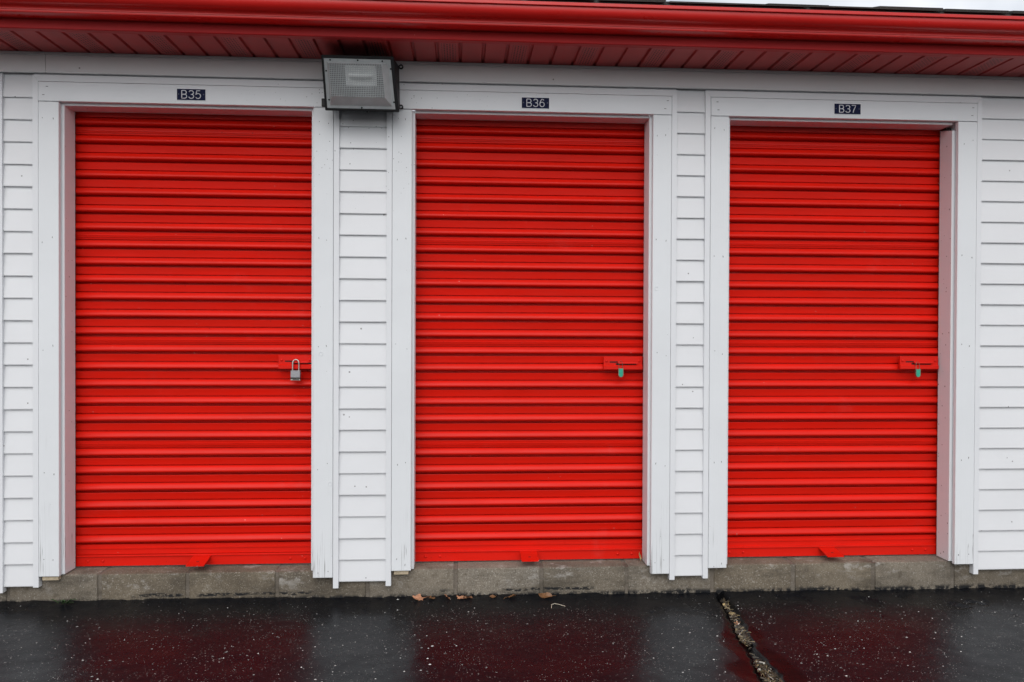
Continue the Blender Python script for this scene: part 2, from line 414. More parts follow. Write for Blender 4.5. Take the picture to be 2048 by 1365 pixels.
def ground():
    xs = [-400, -120, -40, -15, -7, -4.5, -3.2] + [-2.9+0.0125*i for i in range(0, 515)] + [3.7, 4.6, 7, 15, 40, 120, 400]
    ys = [-400, -120, -40, -15, -8, -5.5, -4, -3, -2.4, -2.0, -1.8] + [-1.6+0.0125*i for i in range(0, 135)] + [0.12, 12, 60, 400]
    V, A = [], []
    for y in ys:
        for x in xs:
            z = ground_z(x, y); s_ = 0.0
            if 0.8 < x < 2.6 and -1.9 < y < 0.1:
                d, w, sw = crack_dist(x, y)
                wj = w*(1+0.5*noise.noise((x*30, y*30, 7.7))); swj = sw*(1+0.7*noise.noise((x*7, y*7, 3.3)))
                z -= 0.022*(1-ss(wj*0.5, wj*1.25, d))
                z -= 0.006*(1-ss(wj, swj, d))
                s_ = 1-ss(swj*0.75, swj*1.05, d)
            V.append((x, y, z)); A.append(s_)
    n = len(xs); Fc = [(j*n+i, j*n+i+1, (j+1)*n+i+1, (j+1)*n+i) for j in range(len(ys)-1) for i in range(n-1)]
    me = bpy.data.meshes.new('asphalt_driveway'); me.from_pydata(V, [], Fc)
    at = me.attributes.new('sealed', 'FLOAT', 'POINT'); at.data.foreach_set('value', A)
    me.materials.append(M['asphalt']); me.shade_smooth()
    o = link('asphalt_driveway', me); tag(o, 'dark wet asphalt driveway in front of the storage doors', 'asphalt', kind='structure')
    return o
driveway = ground()

# ------------------------------------------------------------------ the storage building
bld = link('storage_building', None, loc=(0, 0, 0))
tag(bld, 'white sided storage building with red roll-up doors and red gutter', 'building')
X0, X1 = -3.75, 4.3                      # length of building built
OPEN = [(-3.305, -2.165), (-1.824, -0.685), (-0.232, 0.907), (1.276, 2.415)]   # clear openings between the side boards
OUT = [(-3.396, -2.099), (-1.914, -0.594), (-0.323, 0.997), (1.187, 2.511)]    # outer edges of the side boards
JW = 0.026                                # width of the vinyl trim channel round each frame
CH = 0.1012; Z_S0 = 0.084                 # siding exposure and lowest edge
Z_FRIEZE, Z_SOFFIT = 2.4165, 2.510
SILL = 0.130

# wall sheathing behind the siding, with the door openings left free
w = MB()
edges = [X0] + [e for a in OPEN for e in (a[0]-0.02, a[1]+0.02)] + [X1]
for i in range(0, len(edges), 2): w.box(edges[i], edges[i+1], 0.036, 0.16, SILL+0.004, 2.33)
w.box(X0, X1, 0.036, 0.16, 2.331, 2.56)
for oa, ob in OUT: w.box(oa-JW+0.001, ob+JW-0.001, 0.014, 0.0355, 2.39, 2.45)
wall = w.build('wall', M['channel'], bld)
def siding_mesh(width, top=CH+0.012):
    h = top
    b_ = MB().extrude_x([(0.0245, 0.0), (0.0135, 0.0), (0.0125, 0.0035), (0.0235, h), (0.0265, h)], 0, width)
    return b_.mesh('siding_board', M['vinyl'])
cols = [(X0, OUT[0][0]-JW), (OUT[0][1]+JW, OUT[1][0]-JW), (OUT[1][1]+JW, OUT[2][0]-JW), (OUT[2][1]+JW, OUT[3][0]-JW), (OUT[3][1]+JW, X1)]
drop = [0, 0, 0, 0.002, 0.010]
for ci, (a, b_) in enumerate(cols):
    me = siding_mesh(b_-a+0.012); mt = siding_mesh(b_-a+0.012, 0.108)
    for k in range(23):
        z = Z_S0 + CH*k + (drop[ci] if k == 0 else 0)
        o = link('siding_board', mt if k == 22 else me, wall, (a-0.006, random.uniform(-0.0008, 0.0008), z+random.uniform(-0.0008, 0.0008)))
        o.rotation_euler = (random.uniform(-0.004, 0.004), random.uniform(-0.0012, 0.0012), 0)

# foundation: one visible course of concrete blocks, mortar joints set back
f = MB(); f.box(X0, X1, 0.0425, 0.6, -0.09, SILL-0.0045)
found = f.build('foundation', M['mortar'], bld)
joints = [-3.72, -3.30, -2.89, -2.48, -2.07, -1.661, -1.267, -0.857, -0.437, -0.021, 0.387, 0.799, 1.218, 1.621, 2.024, 2.430, 2.84, 3.25, 3.66, 4.07]
for i in range(len(joints)-1):
    jw = random.uniform(0.0065, 0.0105)
    bm = bmesh.new(); bmesh.ops.create_cube(bm, size=1)
    lx, ly, lz = joints[i+1]-joints[i]-2*jw, 0.30, 0.215
    for q in bm.verts: q.co = Vector((q.co.x*lx, q.co.y*ly, q.co.z*lz))
    bmesh.ops.bevel(bm, geom=bm.edges[:], offset=0.005, segments=2, affect='EDGES', profile=0.5)
    me = bpy.data.meshes.new('concrete_block'); bm.to_mesh(me); bm.free(); me.materials.append(M['block']); me.shade_smooth(); me.set_sharp_from_angle(angle=R(50))
    o = link('concrete_block', me, found, ((joints[i]+joints[i+1])/2, 0.036+0.15+random.uniform(-0.0015, 0.002), SILL-lz/2+random.uniform(-0.003, 0.0015)))
    o.rotation_euler = (0, random.uniform(-0.004, 0.004), random.uniform(-0.003, 0.003))

# frieze boards under the soffit (one butt joint shows above the left door)
xj = px(92, 135, Y=0).x
for a, b_ in ((X0, xj-0.001), (xj+0.001, X1)):
    fz = MB().extrude_x([(0.03, Z_FRIEZE+0.004), (0.004, Z_FRIEZE+0.004), (-0.003, Z_FRIEZE), (-0.006, Z_FRIEZE+0.003), (-0.006, Z_SOFFIT-0.018),
                         (-0.003, Z_SOFFIT-0.016), (-0.003, Z_SOFFIT-0.012), (-0.009, Z_SOFFIT-0.010), (-0.009, Z_SOFFIT), (0.03, Z_SOFFIT)], a, b_)
    fz.build('frieze_board', M['frieze'], bld)

# soffit: vinyl panels 0.3135 m wide, each with three flats; the joints are grooves that stop short of both ends
GP = 0.1046; PW = 3*GP
sf = MB().box(X0, X1, -0.292, 0.03, Z_SOFFIT+0.0135, Z_SOFFIT+0.02); soffit = sf.build('soffit', M['red_soffit'], bld)
gw, gd = 0.0085, 0.011
prof = []
for k in range(3):
    x = -PW/2 + k*GP
    prof += [(x, gd), (x+gw*0.5, gd), (x+gw, 0.0), (x+GP-gw, 0.0), (x+GP-gw*0.5, gd)]
prof.append((PW/2, gd))
v_ = [(x, 0.006, z) for x, z in prof] + [(x, -0.262, z) for x, z in prof]; n_ = len(prof)
pm = MB().add(v_, [(i, i+1, n_+i+1, n_+i) for i in range(n_-1)]).mesh('soffit_panel', M['red_vent'])
gx0 = -0.008 - GP*0.5 - 1.0*GP      # groove at x = -0.008; vented flat between -0.113 and -0.008
cx = -0.0605; k0 = math.floor((X0-cx)/PW)+1
for k in range(k0, int((X1-cx)/PW)):
    link('soffit_panel', pm, soffit, (cx+k*PW, 0, Z_SOFFIT))
# fascia wrapped in red metal, its lower leg returning under the soffit edge
fs = MB().extrude_x([(-0.262, Z_SOFFIT+0.002), (-0.262, Z_SOFFIT-0.002), (-0.290, Z_SOFFIT-0.002), (-0.2945, Z_SOFFIT+0.001), (-0.2925, Z_SOFFIT+0.006), (-0.2925, 2.665), (-0.27, 2.665), (-0.27, Z_SOFFIT+0.006)], X0, X1)
fs.build('fascia', M['red_fascia'], bld, smooth=30)
# K-style gutter
gpts = [(-0.2935, 2.648), (-0.2935, 2.549), (-0.358, 2.549), (-0.361, 2.5505), (-0.3625, 2.5535), (-0.3625, 2.559), (-0.3645, 2.5605)]
for i in range(1, 9):      # concave cove, then convex belly
    a = i/8; gpts.append((-0.3645-0.014*(1-math.cos(a*math.pi/2)), 2.5605+0.016*math.sin(a*math.pi/2)))
for i in range(1, 11):
    a = i/10; gpts.append((-0.3785-0.032*math.sin(a*math.pi/2), 2.5765+0.036*(1-math.cos(a*math.pi/2))))
gpts += [(-0.4105, 2.618), (-0.4125, 2.6195), (-0.4185, 2.6195), (-0.4195, 2.621), (-0.4195, 2.632), (-0.418, 2.6335), (-0.4085, 2.6335), (-0.4085, 2.6305)]
inner = [(-0.407, 2.613), (-0.375, 2.579), (-0.359, 2.561), (-0.357, 2.552), (-0.2965, 2.552), (-0.2965, 2.648)]
g = MB().extrude_x(gpts+inner, X0, X1)
gut = g.build('gutter', M['red_gutter'], bld, smooth=28)
# roof deck and shingles (4:12 pitch); only the eave edge shows above the gutter
slope = math.atan(4/12)
rf = MB().extrude_x([(-0.315, 2.640), (-0.315, 2.684), (3.2, 2.684+3.515/3), (3.2, 2.640+3.515/3)], X0, X1)
roof = rf.build('roof', M['shingle'], bld)
sw = 0.31
for row in range(4):
    n = int((X1-X0)/sw)+2
    for i in range(n):
        x = X0 + i*sw - (0.13*row % sw) + random.uniform(-0.006, 0.006)
        th = random.choice((0.005, 0.006, 0.011, 0.012)); wd = sw*random.uniform(0.9, 0.985) if th > 0.008 else sw*0.99
        xa, xb = max(X0, x), min(X1, x+wd)
        if xb-xa < 0.03: continue
        s_ = MB().box(0, xb-xa, 0, 0.30, 0, th).mesh('shingle', M['shingle'])
        y = -0.332 + row*0.14; z = 2.687+(y+0.315)/3 + 0.007*(row % 2) + 0.004*row
        o = link('shingle', s_, roof, (xa, y, z+random.uniform(0, 0.002))); o.rotation_euler = (slope, 0, 0)

# ------------------------------------------------------------------ door frames
FB = [(0.12, 0.105, 0.09, 0.06), (0.132, 0.107, 0.083, 0.057), (0.134, 0.101, 0.064, 0.071), (0.125, 0.125, 0.076, 0.075)]  # board feet left, right; channel feet left, right
HB, HT = 2.2915, 2.3795
JT = 0.0265
def notch_board(x0, x1, z0, z1, mat_, name, parent, feather=False):
    b_ = MB().box(x0, x1, 0.0, 0.0245, z0, z1, 0.0022)
    o = b_.build(name, mat_, parent); return o
for d, ((a, b_), (oa, ob), (fl, fr, jl, jr)) in enumerate(zip(OPEN, OUT, FB)):
    fr_e = link('door_frame', None, bld, ((a+b_)/2, 0, SILL))
    fr_e.matrix_parent_inverse = Matrix.Identity(4)
    inv = Matrix.Translation(-Vector(((a+b_)/2, 0, SILL)))
    def put(mb, name, mt, sm=None):
        o = mb.build(name, mt, fr_e, sm); o.matrix_parent_inverse = inv; return o
    put(MB().box(oa, ob, 0.0, JT-0.002, HB, HT, 0.002), 'header_board', M['trim_h'])
    put(MB().box(oa, a, 0.0005, JT-0.002, fl, HB-0.0022, 0.002), 'side_board', M['trim_v'])
    put(MB().box(b_, ob, 0.0005, JT-0.002, fr, HB-0.0022, 0.002), 'side_board', M['trim_v'])
    # vinyl channel round the outside, mitred at the top corners
    zt = HT+JW+0.005
    for sx, xo, xi, zb in ((1, oa-JW, oa-0.0016, jl), (-1, ob+JW, ob+0.0016, jr)):
        zi = HT+0.0026
        vv = [(xo, 0.003, zb), (xi, 0.003, zb), (xi, 0.003, zi), (xo, 0.003, zt), (xo, 0.034, zb), (xi, 0.034, zb), (xi, 0.034, zi), (xo, 0.034, zt)]
        put(MB().add(vv, [(0,1,2,3), (7,6,5,4), (0,4,5,1), (1,5,6,2), (2,6,7,3), (3,7,4,0)]), 'trim_channel', M['channel'])
    zi = HT+0.0022
    vv = [(oa-JW+0.0012, 0.003, zt), (ob+JW-0.0012, 0.003, zt), (ob+0.0004, 0.003, zi), (oa-0.0004, 0.003, zi)]
    vv += [(x, 0.034, z) for x, y, z in vv]
    put(MB().add(vv, [(3,2,1,0), (4,5,6,7), (0,1,5,4), (1,2,6,5), (2,3,7,6), (3,0,4,7)]), 'trim_channel', M['channel'])
    # jambs stand 1 cm inside the boards and run back to the door curtain
    z_l = SILL+0.004; z_r = SILL+0.004
    put(MB().box(a-0.02, a+0.0125, JT, 0.128, z_l, 2.29, 0.0015), 'jamb', M['trim_v'])
    if d == 3:      # this jamb has dropped a little and leaves a dark wedge under the head
        vv = []
        for y, zt_ in ((JT+0.003, 2.252), (0.128, 2.274)):
            for x in (b_-0.013, b_+0.02): vv += [(x, y, z_r), (x, y, zt_)]
        put(MB().add(vv, [(0,1,3,2), (4,6,7,5), (0,4,5,1), (2,3,7,6), (1,5,7,3), (0,2,6,4)]), 'jamb', M['trim_v'])
        put(MB().box(b_-0.002, b_+0.019, 0.085, 0.127, 2.245, 2.2785), 'packing_or_shade_strip', M['nail'])  # dark filler added so the gap above the jamb reads as shadow
    else:
        put(MB().box(b_-0.0125, b_+0.02, JT, 0.128, z_r, 2.29, 0.0015), 'jamb', M['trim_v'])
    put(MB().box(a+0.013, b_-0.013, JT, 0.128, 2.2795, 2.315, 0.0015), 'head_jamb', M['trim_h'])
    # bare packing pieces showing below two of the boards
    if d in (1, 2):
        put(MB().box(oa+0.012, a-0.006 if d == 1 else a-0.012, 0.008, 0.033, fl-0.019, fl-0.0015, 0.001), 'packing_or_shade_strip', M['raw_wood'])
    # nail holes
    nb = MB()
    def slit(x, z, h=0.009, wd=0.003, tilt=0.25):
        dx = math.sin(random.uniform(-tilt, tilt))*h
        ring = [(x-dx/2, -0.0006, z-h/2), (x+wd/2, -0.0006, z), (x+dx/2, -0.0006, z+h/2), (x-wd/2, -0.0006, z)]
        nb.add(ring+[(q[0], 0.001, q[2]) for q in ring], [(0,1,2,3), (0,4,5,1), (1,5,6,2), (2,6,7,3), (3,7,4,0)])
    for (xa, xb, zb) in ((oa, a, fl), (b_, ob, fr)):
        for z in (zb+0.06, 0.62, 1.17, 1.66, 2.2):
            zz = z+random.uniform(-0.04, 0.04)
            for q in (0.25, 0.72): slit(xa+(xb-xa)*(q+random.uniform(-0.06, 0.06)), zz+random.uniform(-0.02, 0.02), random.uniform(0.005, 0.012), random.uniform(0.002, 0.0032))
    for xe in (oa+0.03, ob-0.03):
        for z in (HB+0.028, HB+0.066):
            x = xe+random.uniform(-0.012, 0.012)
            nb.box(x-0.005, x+0.005, -0.0006, 0.001, z-0.0012, z+0.0012)
    put(nb, 'nail_holes', M['nail'])['kind'] = 'stuff'
    # painted-over knots
    kn = {1: [(642, 708), (660, 968)], 2: [(1313, 577)]}.get(d, [])
    if kn:
        kb = MB()
        for u, v in kn:
            c = px(u, v, Y=-0.0005); pts = [(c.x+0.008*math.cos(t), -0.0003, c.z+0.0085*math.sin(t)) for t in [i*math.pi/8 for i in range(17)]]
            kb.tube(pts, 0.0013, 5, caps=False)
        put(kb, 'knot', M['trim_h'], 60)

# ------------------------------------------------------------------ roll-up doors
PITCH_Z = 0.08245; DOOR_W = 1.174; YF = 0.150; NSL = 25
def slat_mesh(seam):
    """one corrugation, top to bottom: flat band, narrow groove, rounded rib with a sharp under-edge"""
    p = PITCH_Z; pr = [(0.0240, 0.0), (-0.0012, -0.0014), (-0.0022, -0.0030)]      # (y, z) down the front
    if seam:
        pr += [(-0.0005, -0.011), (-0.0030, -0.0125), (-0.0026, -0.0175), (0.0, -0.019), (-0.0022, -0.0205), (-0.0012, -0.0255), (0.0026, -0.0268), (0.0030, -0.0325)]
    else:
        pr += [(-0.0004, -0.012), (0.0016, -0.023), (0.0032, -0.0335)]
    pr += [(0.0040, -0.0345), (0.0150, -0.0356), (0.0150, -0.0392)]
    # rib: slopes out and down from a narrow ledge to its crest, then turns under into the crease
    pr += [(0.0000, -0.0402), (-0.0042, -0.0430), (-0.0080, -0.0472), (-0.0115, -0.0520), (-0.0141, -0.0562), (-0.0156, -0.0600), (-0.0158, -0.0636),
           (-0.0146, -0.0668), (-0.0115, -0.0697), (-0.0062, -0.0722), (0.0010, -0.0735), (0.0260, -0.0742), (0.0260, -p)]
    back = [(0.0290, -p), (0.0290, 0.0)]
    return MB().extrude_x(pr+back, -DOOR_W/2, DOOR_W/2).mesh('slat', M['red_door'], 24)
sl_plain, sl_seam = slat_mesh(False), slat_mesh(True)
DZ = [0.0, 0.0, -0.006, -0.004]
LATCH = [None, (-0.868, 1.1395), (0.696, 1.138), (2.195, 1.142)]
TABX = [None, -1.233, 0.333, 1.836]
DLAB = [None, 'red ribbed roll-up door under the B35 plate, shut with a silver padlock', 'red ribbed roll-up door under the B36 plate, middle of the three', 'red ribbed roll-up door under the B37 plate, nearest the driveway crack']
for d, (a, b_) in enumerate(OPEN):
    xc = (a+b_)/2; ztop = 2.216+DZ[d]
    base = Vector((xc, YF, 0.14))
    bk = MB().box(-DOOR_W/2, DOOR_W/2, 0.0315, 0.035, 0.006, 2.19)
    door = bk.build('roll_up_door', M['red_door'], bld); door.location = base
    if DLAB[d]: door['label'] = DLAB[d]
    inv = Matrix.Translation(-base)
    for k in range(-1, 24):
        o = link('slat', sl_seam if (k % 6 == 0) else sl_plain, door, (0, random.uniform(-0.0008, 0.0008), ztop-PITCH_Z*k-0.14))
        o.rotation_euler = (random.uniform(-0.006, 0.006), random.uniform(-0.0006, 0.0006), 0)
    def put(mb, name, mt, sm=None):
        o = mb.build(name, mt, door, sm); o.matrix_parent_inverse = inv; return o
    zb = ztop-PITCH_Z*24       # about 0.237
    xl, xr = xc-DOOR_W/2, xc+DOOR_W/2
    # lowest sheet edge and the angle-iron bottom bar
    put(MB().extrude_x([(YF+0.003, zb), (YF, zb-0.0015), (YF, zb-0.013), (YF-0.003, zb-0.015), (YF-0.003, zb-0.022), (YF, zb-0.024), (YF, zb-0.047), (YF+0.013, zb-0.047), (YF+0.013, zb)], xl, xr), 'bottom_slat', M['red_door'])
    put(MB().extrude_x([(YF-0.004, 0.188), (YF-0.0125, 0.188), (YF-0.014, 0.1865), (YF-0.014, 0.182), (YF-0.008, 0.1795), (YF-0.008, 0.137), (YF+0.02, 0.137), (YF+0.02, 0.188)], xl, xr), 'bottom_bar', M['red_door'])
    for xa, xb in ((a-0.018, a+0.0115), (b_-0.0115, b_+0.018)):      # guide rails either side of the curtain
        put(MB().box(xa, xb, 0.1290, 0.1325, 0.137, 2.30), 'guide_rail', M['rubber'])
    if d == 0: continue
    for xx in (xl+0.08, xl+0.15, xr-0.15, xr-0.08):
        put(MB().dome((xx, YF-0.008, 0.161), 0.0065, 0.005), 'bolt_head', M['red_door'], 50)
    tx = TABX[d]      # foot tab bent out of the bottom bar
    th = 0.004; tp = [(YF-0.008, 0.185), (YF-0.012, 0.1795), (YF-0.02, 0.1775), (0.04, 0.162), (0.04, 0.162-th), (YF-0.02, 0.1775-th), (YF-0.008, 0.1735)]
    put(MB().extrude_x(tp, tx-0.0415, tx+0.0415), 'foot_tab', M['red_door'])
    put(MB().box(tx-0.006, tx+0.006, 0.078, 0.084, 0.1665, 0.1695), 'tab_hole', M['black_gap'])
    # latch: bent plate, slide slot, bolt, rivets
    lx, lz = LATCH[d]; lw = 0.2 if d > 1 else 0.196; yp = 0.115
    x1 = min(lx+lw, b_-0.022)
    pp = [(yp+0.012, lz), (yp+0.001, lz), (yp, lz-0.001), (yp, lz-0.042), (yp-0.006, lz-0.0475), (yp-0.006, lz-0.0635), (yp-0.0035, lz-0.065), (yp+0.012, lz-0.065)]
    put(MB().extrude_x(pp, lx, x1), 'latch_plate', M['red_door'])
    put(MB().box(lx+0.03, lx+0.072, yp-0.0008, yp+0.001, lz-0.0310, lz-0.0250), 'latch_slot', M['black_gap'])
    put(MB().box(lx+0.06, lx+0.16, yp-0.0008, yp+0.001, lz-0.0425, lz-0.0345), 'latch_slot', M['black_gap'])
    put(MB().tube([(lx+0.068, yp-0.006, lz-0.028), (lx+0.074, yp-0.008, lz-0.0335), (lx+0.10, yp-0.008, lz-0.0335), (min(lx+0.165, x1-0.02), yp-0.008, lz-0.0335)], 0.0042, 8), 'slide_bolt', M['red_door'], 40)
    for xx, zz in ((lx+0.014, lz-0.023), (x1-0.014, lz-0.022)):
        put(MB().dome((xx, yp, zz), 0.0065, 0.004), 'rivet', M['red_door'], 50)

# ------------------------------------------------------------------ number signs
def arc(cx, cz, rx, rz, a0, a1, n=10):
    return [(cx+rx*math.cos(R(a0+(a1-a0)*i/n)), cz+rz*math.sin(R(a0+(a1-a0)*i/n))) for i in range(n+1)]
GL = {'B': [[(0, 0), (0, 1)], [(0, 1), (0.33, 1)] + arc(0.33, 0.755, 0.25, 0.245, 90, -90) + [(0, 0.51)], [(0, 0.51), (0.36, 0.51)] + arc(0.36, 0.255, 0.27, 0.255, 90, -90) + [(0, 0)]],
      '3': [arc(0.32, 0.75, 0.28, 0.25, 160, -70, 14) + [(0.28, 0.515)], [(0.28, 0.515)] + arc(0.32, 0.265, 0.31, 0.265, 70, -165, 16)],
      '5': [[(0.55, 1), (0.13, 1), (0.03, 0.47)] + arc(0.30, 0.32, 0.32, 0.32, 140, -150, 18)],
      '6': [arc(0.34, 0.72, 0.26, 0.28, 35, 110, 6) + [(0.1, 0.72), (0.03, 0.5), (0.02, 0.32)], arc(0.32, 0.31, 0.30, 0.31, 0, 360, 22)],
      '7': [[(0, 1), (0.6, 1), (0.42, 0.6), (0.28, 0.28), (0.22, 0)]]}
SIGNS = [('B35', -1.300, -1.173, 2.309, 2.3595), ('B36', 0.280, 0.409, 2.307, 2.3565), ('B37', 1.791, 1.921, 2.3125, 2.3615)]
SLAB = ['small navy plate reading B35 on the header above the left door', 'small navy plate reading B36 on the header above the middle door', 'small navy plate reading B37 on the header above the right door']
for (txt, xa, xb, za, zb), lab in zip(SIGNS, SLAB):
    cx_, cz_ = (xa+xb)/2, (za+zb)/2; W, H = xb-xa, zb-za
    s = link('number_sign', None, loc=(cx_, 0, za)); tag(s, lab, 'sign', 'unit number signs')
    o = MB().box(-W/2-0.0018, W/2+0.0018, -0.0022, -0.0002, -0.0018, H+0.0018).build('backing', M['letter'], s)
    MB().box(-W/2, W/2, -0.0034, -0.0012, 0, H, 0.0004).build('plate', M['navy'], s)
    lh = H*0.70; adv = lh*0.88; x = -adv*1.5 + lh*0.14
    for ch in txt:
        g = MB()
        for st in GL[ch]: g.tube([(x+q[0]*lh, -0.0034, H*0.15+q[1]*lh) for q in st], 0.0023, 6)
        g.build('letter' if ch == 'B' else 'numeral', M['letter'], s, 60); x += adv
    for sx in (-1, 1):
        MB().dome((sx*(W/2-0.0075), -0.0034, H/2+0.001), 0.0034, 0.0012).build('screw', M['grey_screw'], s, 50)

# ------------------------------------------------------------------ wall light
lp = link('wall_light', None, loc=(-0.45, 0, 2.30)); tag(lp, 'dark bronze wall pack light with prismatic glass between the left and middle doors', 'light')
LI = Matrix.Translation((0.45, 0, -2.30))
def lput(mb, name, mt, parent=lp, sm=None):
    o = mb.build(name, mt, parent, sm); o.matrix_parent_inverse = LI if parent is lp else Matrix.Identity(4); return o
# corners of the tilted front (top leans out further than the bottom)
FT = [Vector((-0.616, -0.200, 2.463)), Vector((-0.302, -0.200, 2.463)), Vector((-0.283, -0.118, 2.243)), Vector((-0.612, -0.118, 2.243))]
BK = [Vector((-0.606, -0.0062, 2.486)), Vector((-0.292, -0.0062, 2.486)), Vector((-0.288, -0.0062, 2.298)), Vector((-0.607, -0.0062, 2.298))]
nf = (FT[1]-FT[0]).cross(FT[3]-FT[0]).normalized(); nf = nf if nf.y < 0 else -nf
cf = sum(FT, Vector())/4
def inset(k, off, sh=Vector((0, 0, 0))): return [cf+(q-cf)*k+nf*off+sh for q in FT]
MID = [q-nf*0.024 for q in FT]      # back of the door frame
hb = MB().add(BK+[cf+(q-cf)*0.965-nf*0.0235 for q in FT], [(0,1,5,4), (1,2,6,5), (2,3,7,6), (3,0,4,7), (3,2,1,0)])
lput(hb, 'housing', M['bronze'])
def ring(o1, o2, depth):
    """picture frame: outer loop o1, inner loop o2 (front), thickness depth"""
    v = o1+o2+[q-nf*depth for q in o1]+[q-nf*depth for q in o2]; f_ = []
    for i in range(4):
        j = (i+1) % 4
        f_ += [(i, j, 4+j, 4+i), (8+j, 8+i, 12+i, 12+j), (j, i, 8+i, 8+j), (4+i, 4+j, 12+j, 12+i)]
    return MB().add(v, f_)
def rect_in(l, r, t_, b_, off):
    """loop on the front plane, margins as fractions of width and height"""
    P = lambda s, q: FT[0]*(1-s)*(1-q)+FT[1]*s*(1-q)+FT[2]*s*q+FT[3]*(1-s)*q + nf*off
    return [P(l, t_), P(1-r, t_), P(1-r, 1-b_), P(l, 1-b_)]
fr_o = ring(FT, rect_in(0.032, 0.045, 0.055, 0.048, 0), 0.024)
me = fr_o.mesh('lens_frame', M['bronze']); bm = bmesh.new(); bm.from_mesh(me); bmesh.ops.bevel(bm, geom=bm.edges[:], offset=0.0022, segments=2, affect='EDGES'); bm.to_mesh(me); bm.free()
o = link('lens_frame', me, lp); o.matrix_parent_inverse = LI
# glass: flat flange, sloping sides, prismatic centre standing proud
A_ = rect_in(0.033, 0.046, 0.056, 0.049, 0.001); B_ = rect_in(0.075, 0.085, 0.12, 0.10, 0.001)
D_ = rect_in(0.11, 0.165, 0.14, 0.27, 0.030)
le = MB().add(A_+B_+D_, [(i, (i+1) % 4, 4+(i+1) % 4, 4+i) for i in range(4)]+[(4+i, 4+(i+1) % 4, 8+(i+1) % 4, 8+i) for i in range(4)])
lens = lput(le, 'lens', M['lens_rim'])
pc = link('prism_panel', MB().add(D_, [(0, 1, 2, 3)]).mesh('prism_panel', M['lens']), lens)
# reflector dish and lamp behind the glass
rA = rect_in(0.06, 0.075, 0.10, 0.10, -0.012); rB = rect_in(0.30, 0.27, 0.17, 0.46, -0.022)
refl = lput(MB().add(rA+rB, [(i, (i+1) % 4, 4+(i+1) % 4, 4+i) for i in range(4)]), 'reflector', M['refl_shaded'])  # dark sides, white back: the dish's bright reflection is put into its colours
link('reflector_back', MB().add([q+nf*0.0005 for q in rB], [(0, 1, 2, 3)]).mesh('reflector_back', M['bulb']), refl)
c0 = sum(rB, Vector())/4+nf*0.014
lput(MB().tube([c0+Vector((-0.05, 0, 0)), c0+Vector((-0.03, 0, 0)), c0+Vector((0.03, 0, 0)), c0+Vector((0.05, 0, 0))], 0.010, 12), 'bulb', M['bulb'], lp, 40)
for s_, q_ in ((0.12, 0.085), (0.5, 0.08), (0.84, 0.085), (0.055, 0.28), (0.955-0.01, 0.22), (0.065, 0.8), (0.945, 0.82), (0.5, 0.935)):
    P = FT[0]*(1-s_)*(1-q_)+FT[1]*s_*(1-q_)+FT[2]*s_*q_+FT[3]*(1-s_)*q_+nf*0.001
    lput(MB().dome(P, 0.004, 0.003), 'lens_screw', M['bronze'], lp, 50)
hx = FT[3]+Vector((-0.004, 0.010, 0.038))
lput(MB().box(hx.x-0.013, hx.x+0.004, hx.y-0.006, hx.y+0.012, hx.z-0.018, hx.z+0.018, 0.002), 'hinge', M['bronze'])
for zz in (2.296, 2.482):
    t = MB()
    pts = [(-0.283+0.0085*math.cos(a), -0.012, zz+0.0085*math.sin(a)) for a in [i*math.pi/6 for i in range(13)]]
    t.tube(pts, 0.0032, 6, caps=False); lput(t, 'mounting_ear', M['bronze'], lp, 60)

# ------------------------------------------------------------------ locks hanging on the latches
pk = link('padlock', None, loc=(-0.784, 0.0975, 1.0215)); tag(pk, 'silver laminated steel padlock hanging on the latch of the left door', 'padlock')
bw, bh, bd = 0.0225, 0.035, 0.011
MB().box(-bw, bw, -bd, bd, 0.012, 0.012+bh, 0.0018).build('body', M['steel'], pk)
MB().box(-bw-0.0008, bw+0.0008, -bd-0.0006, bd+0.0006, 0.008, 0.0115, 0.0008).build('bumper', M['rubber'], pk)
MB().box(-bw, bw, -bd, bd, -0.001, 0.0075, 0.0012).build('base_plate', M['chrome'], pk)
MB().box(-bw*0.55, bw*0.75, -bd-0.0004, -bd+0.002, 0.0012, 0.0054).build('base_stamp', M['rubber'], pk)
sp = [(-0.0145, 0, 0.045), (-0.0145, 0, 0.080)] + [(-0.0145*math.cos(t), 0.004*math.sin(t), 0.081+0.017*math.sin(t)) for t in [R(q) for q in range(20, 165, 18)]] + [(0.0145, 0.002, 0.078), (0.0145, 0, 0.045)]
MB().tube(sp, 0.0034, 10).build('shackle', M['chrome'], pk, 50)
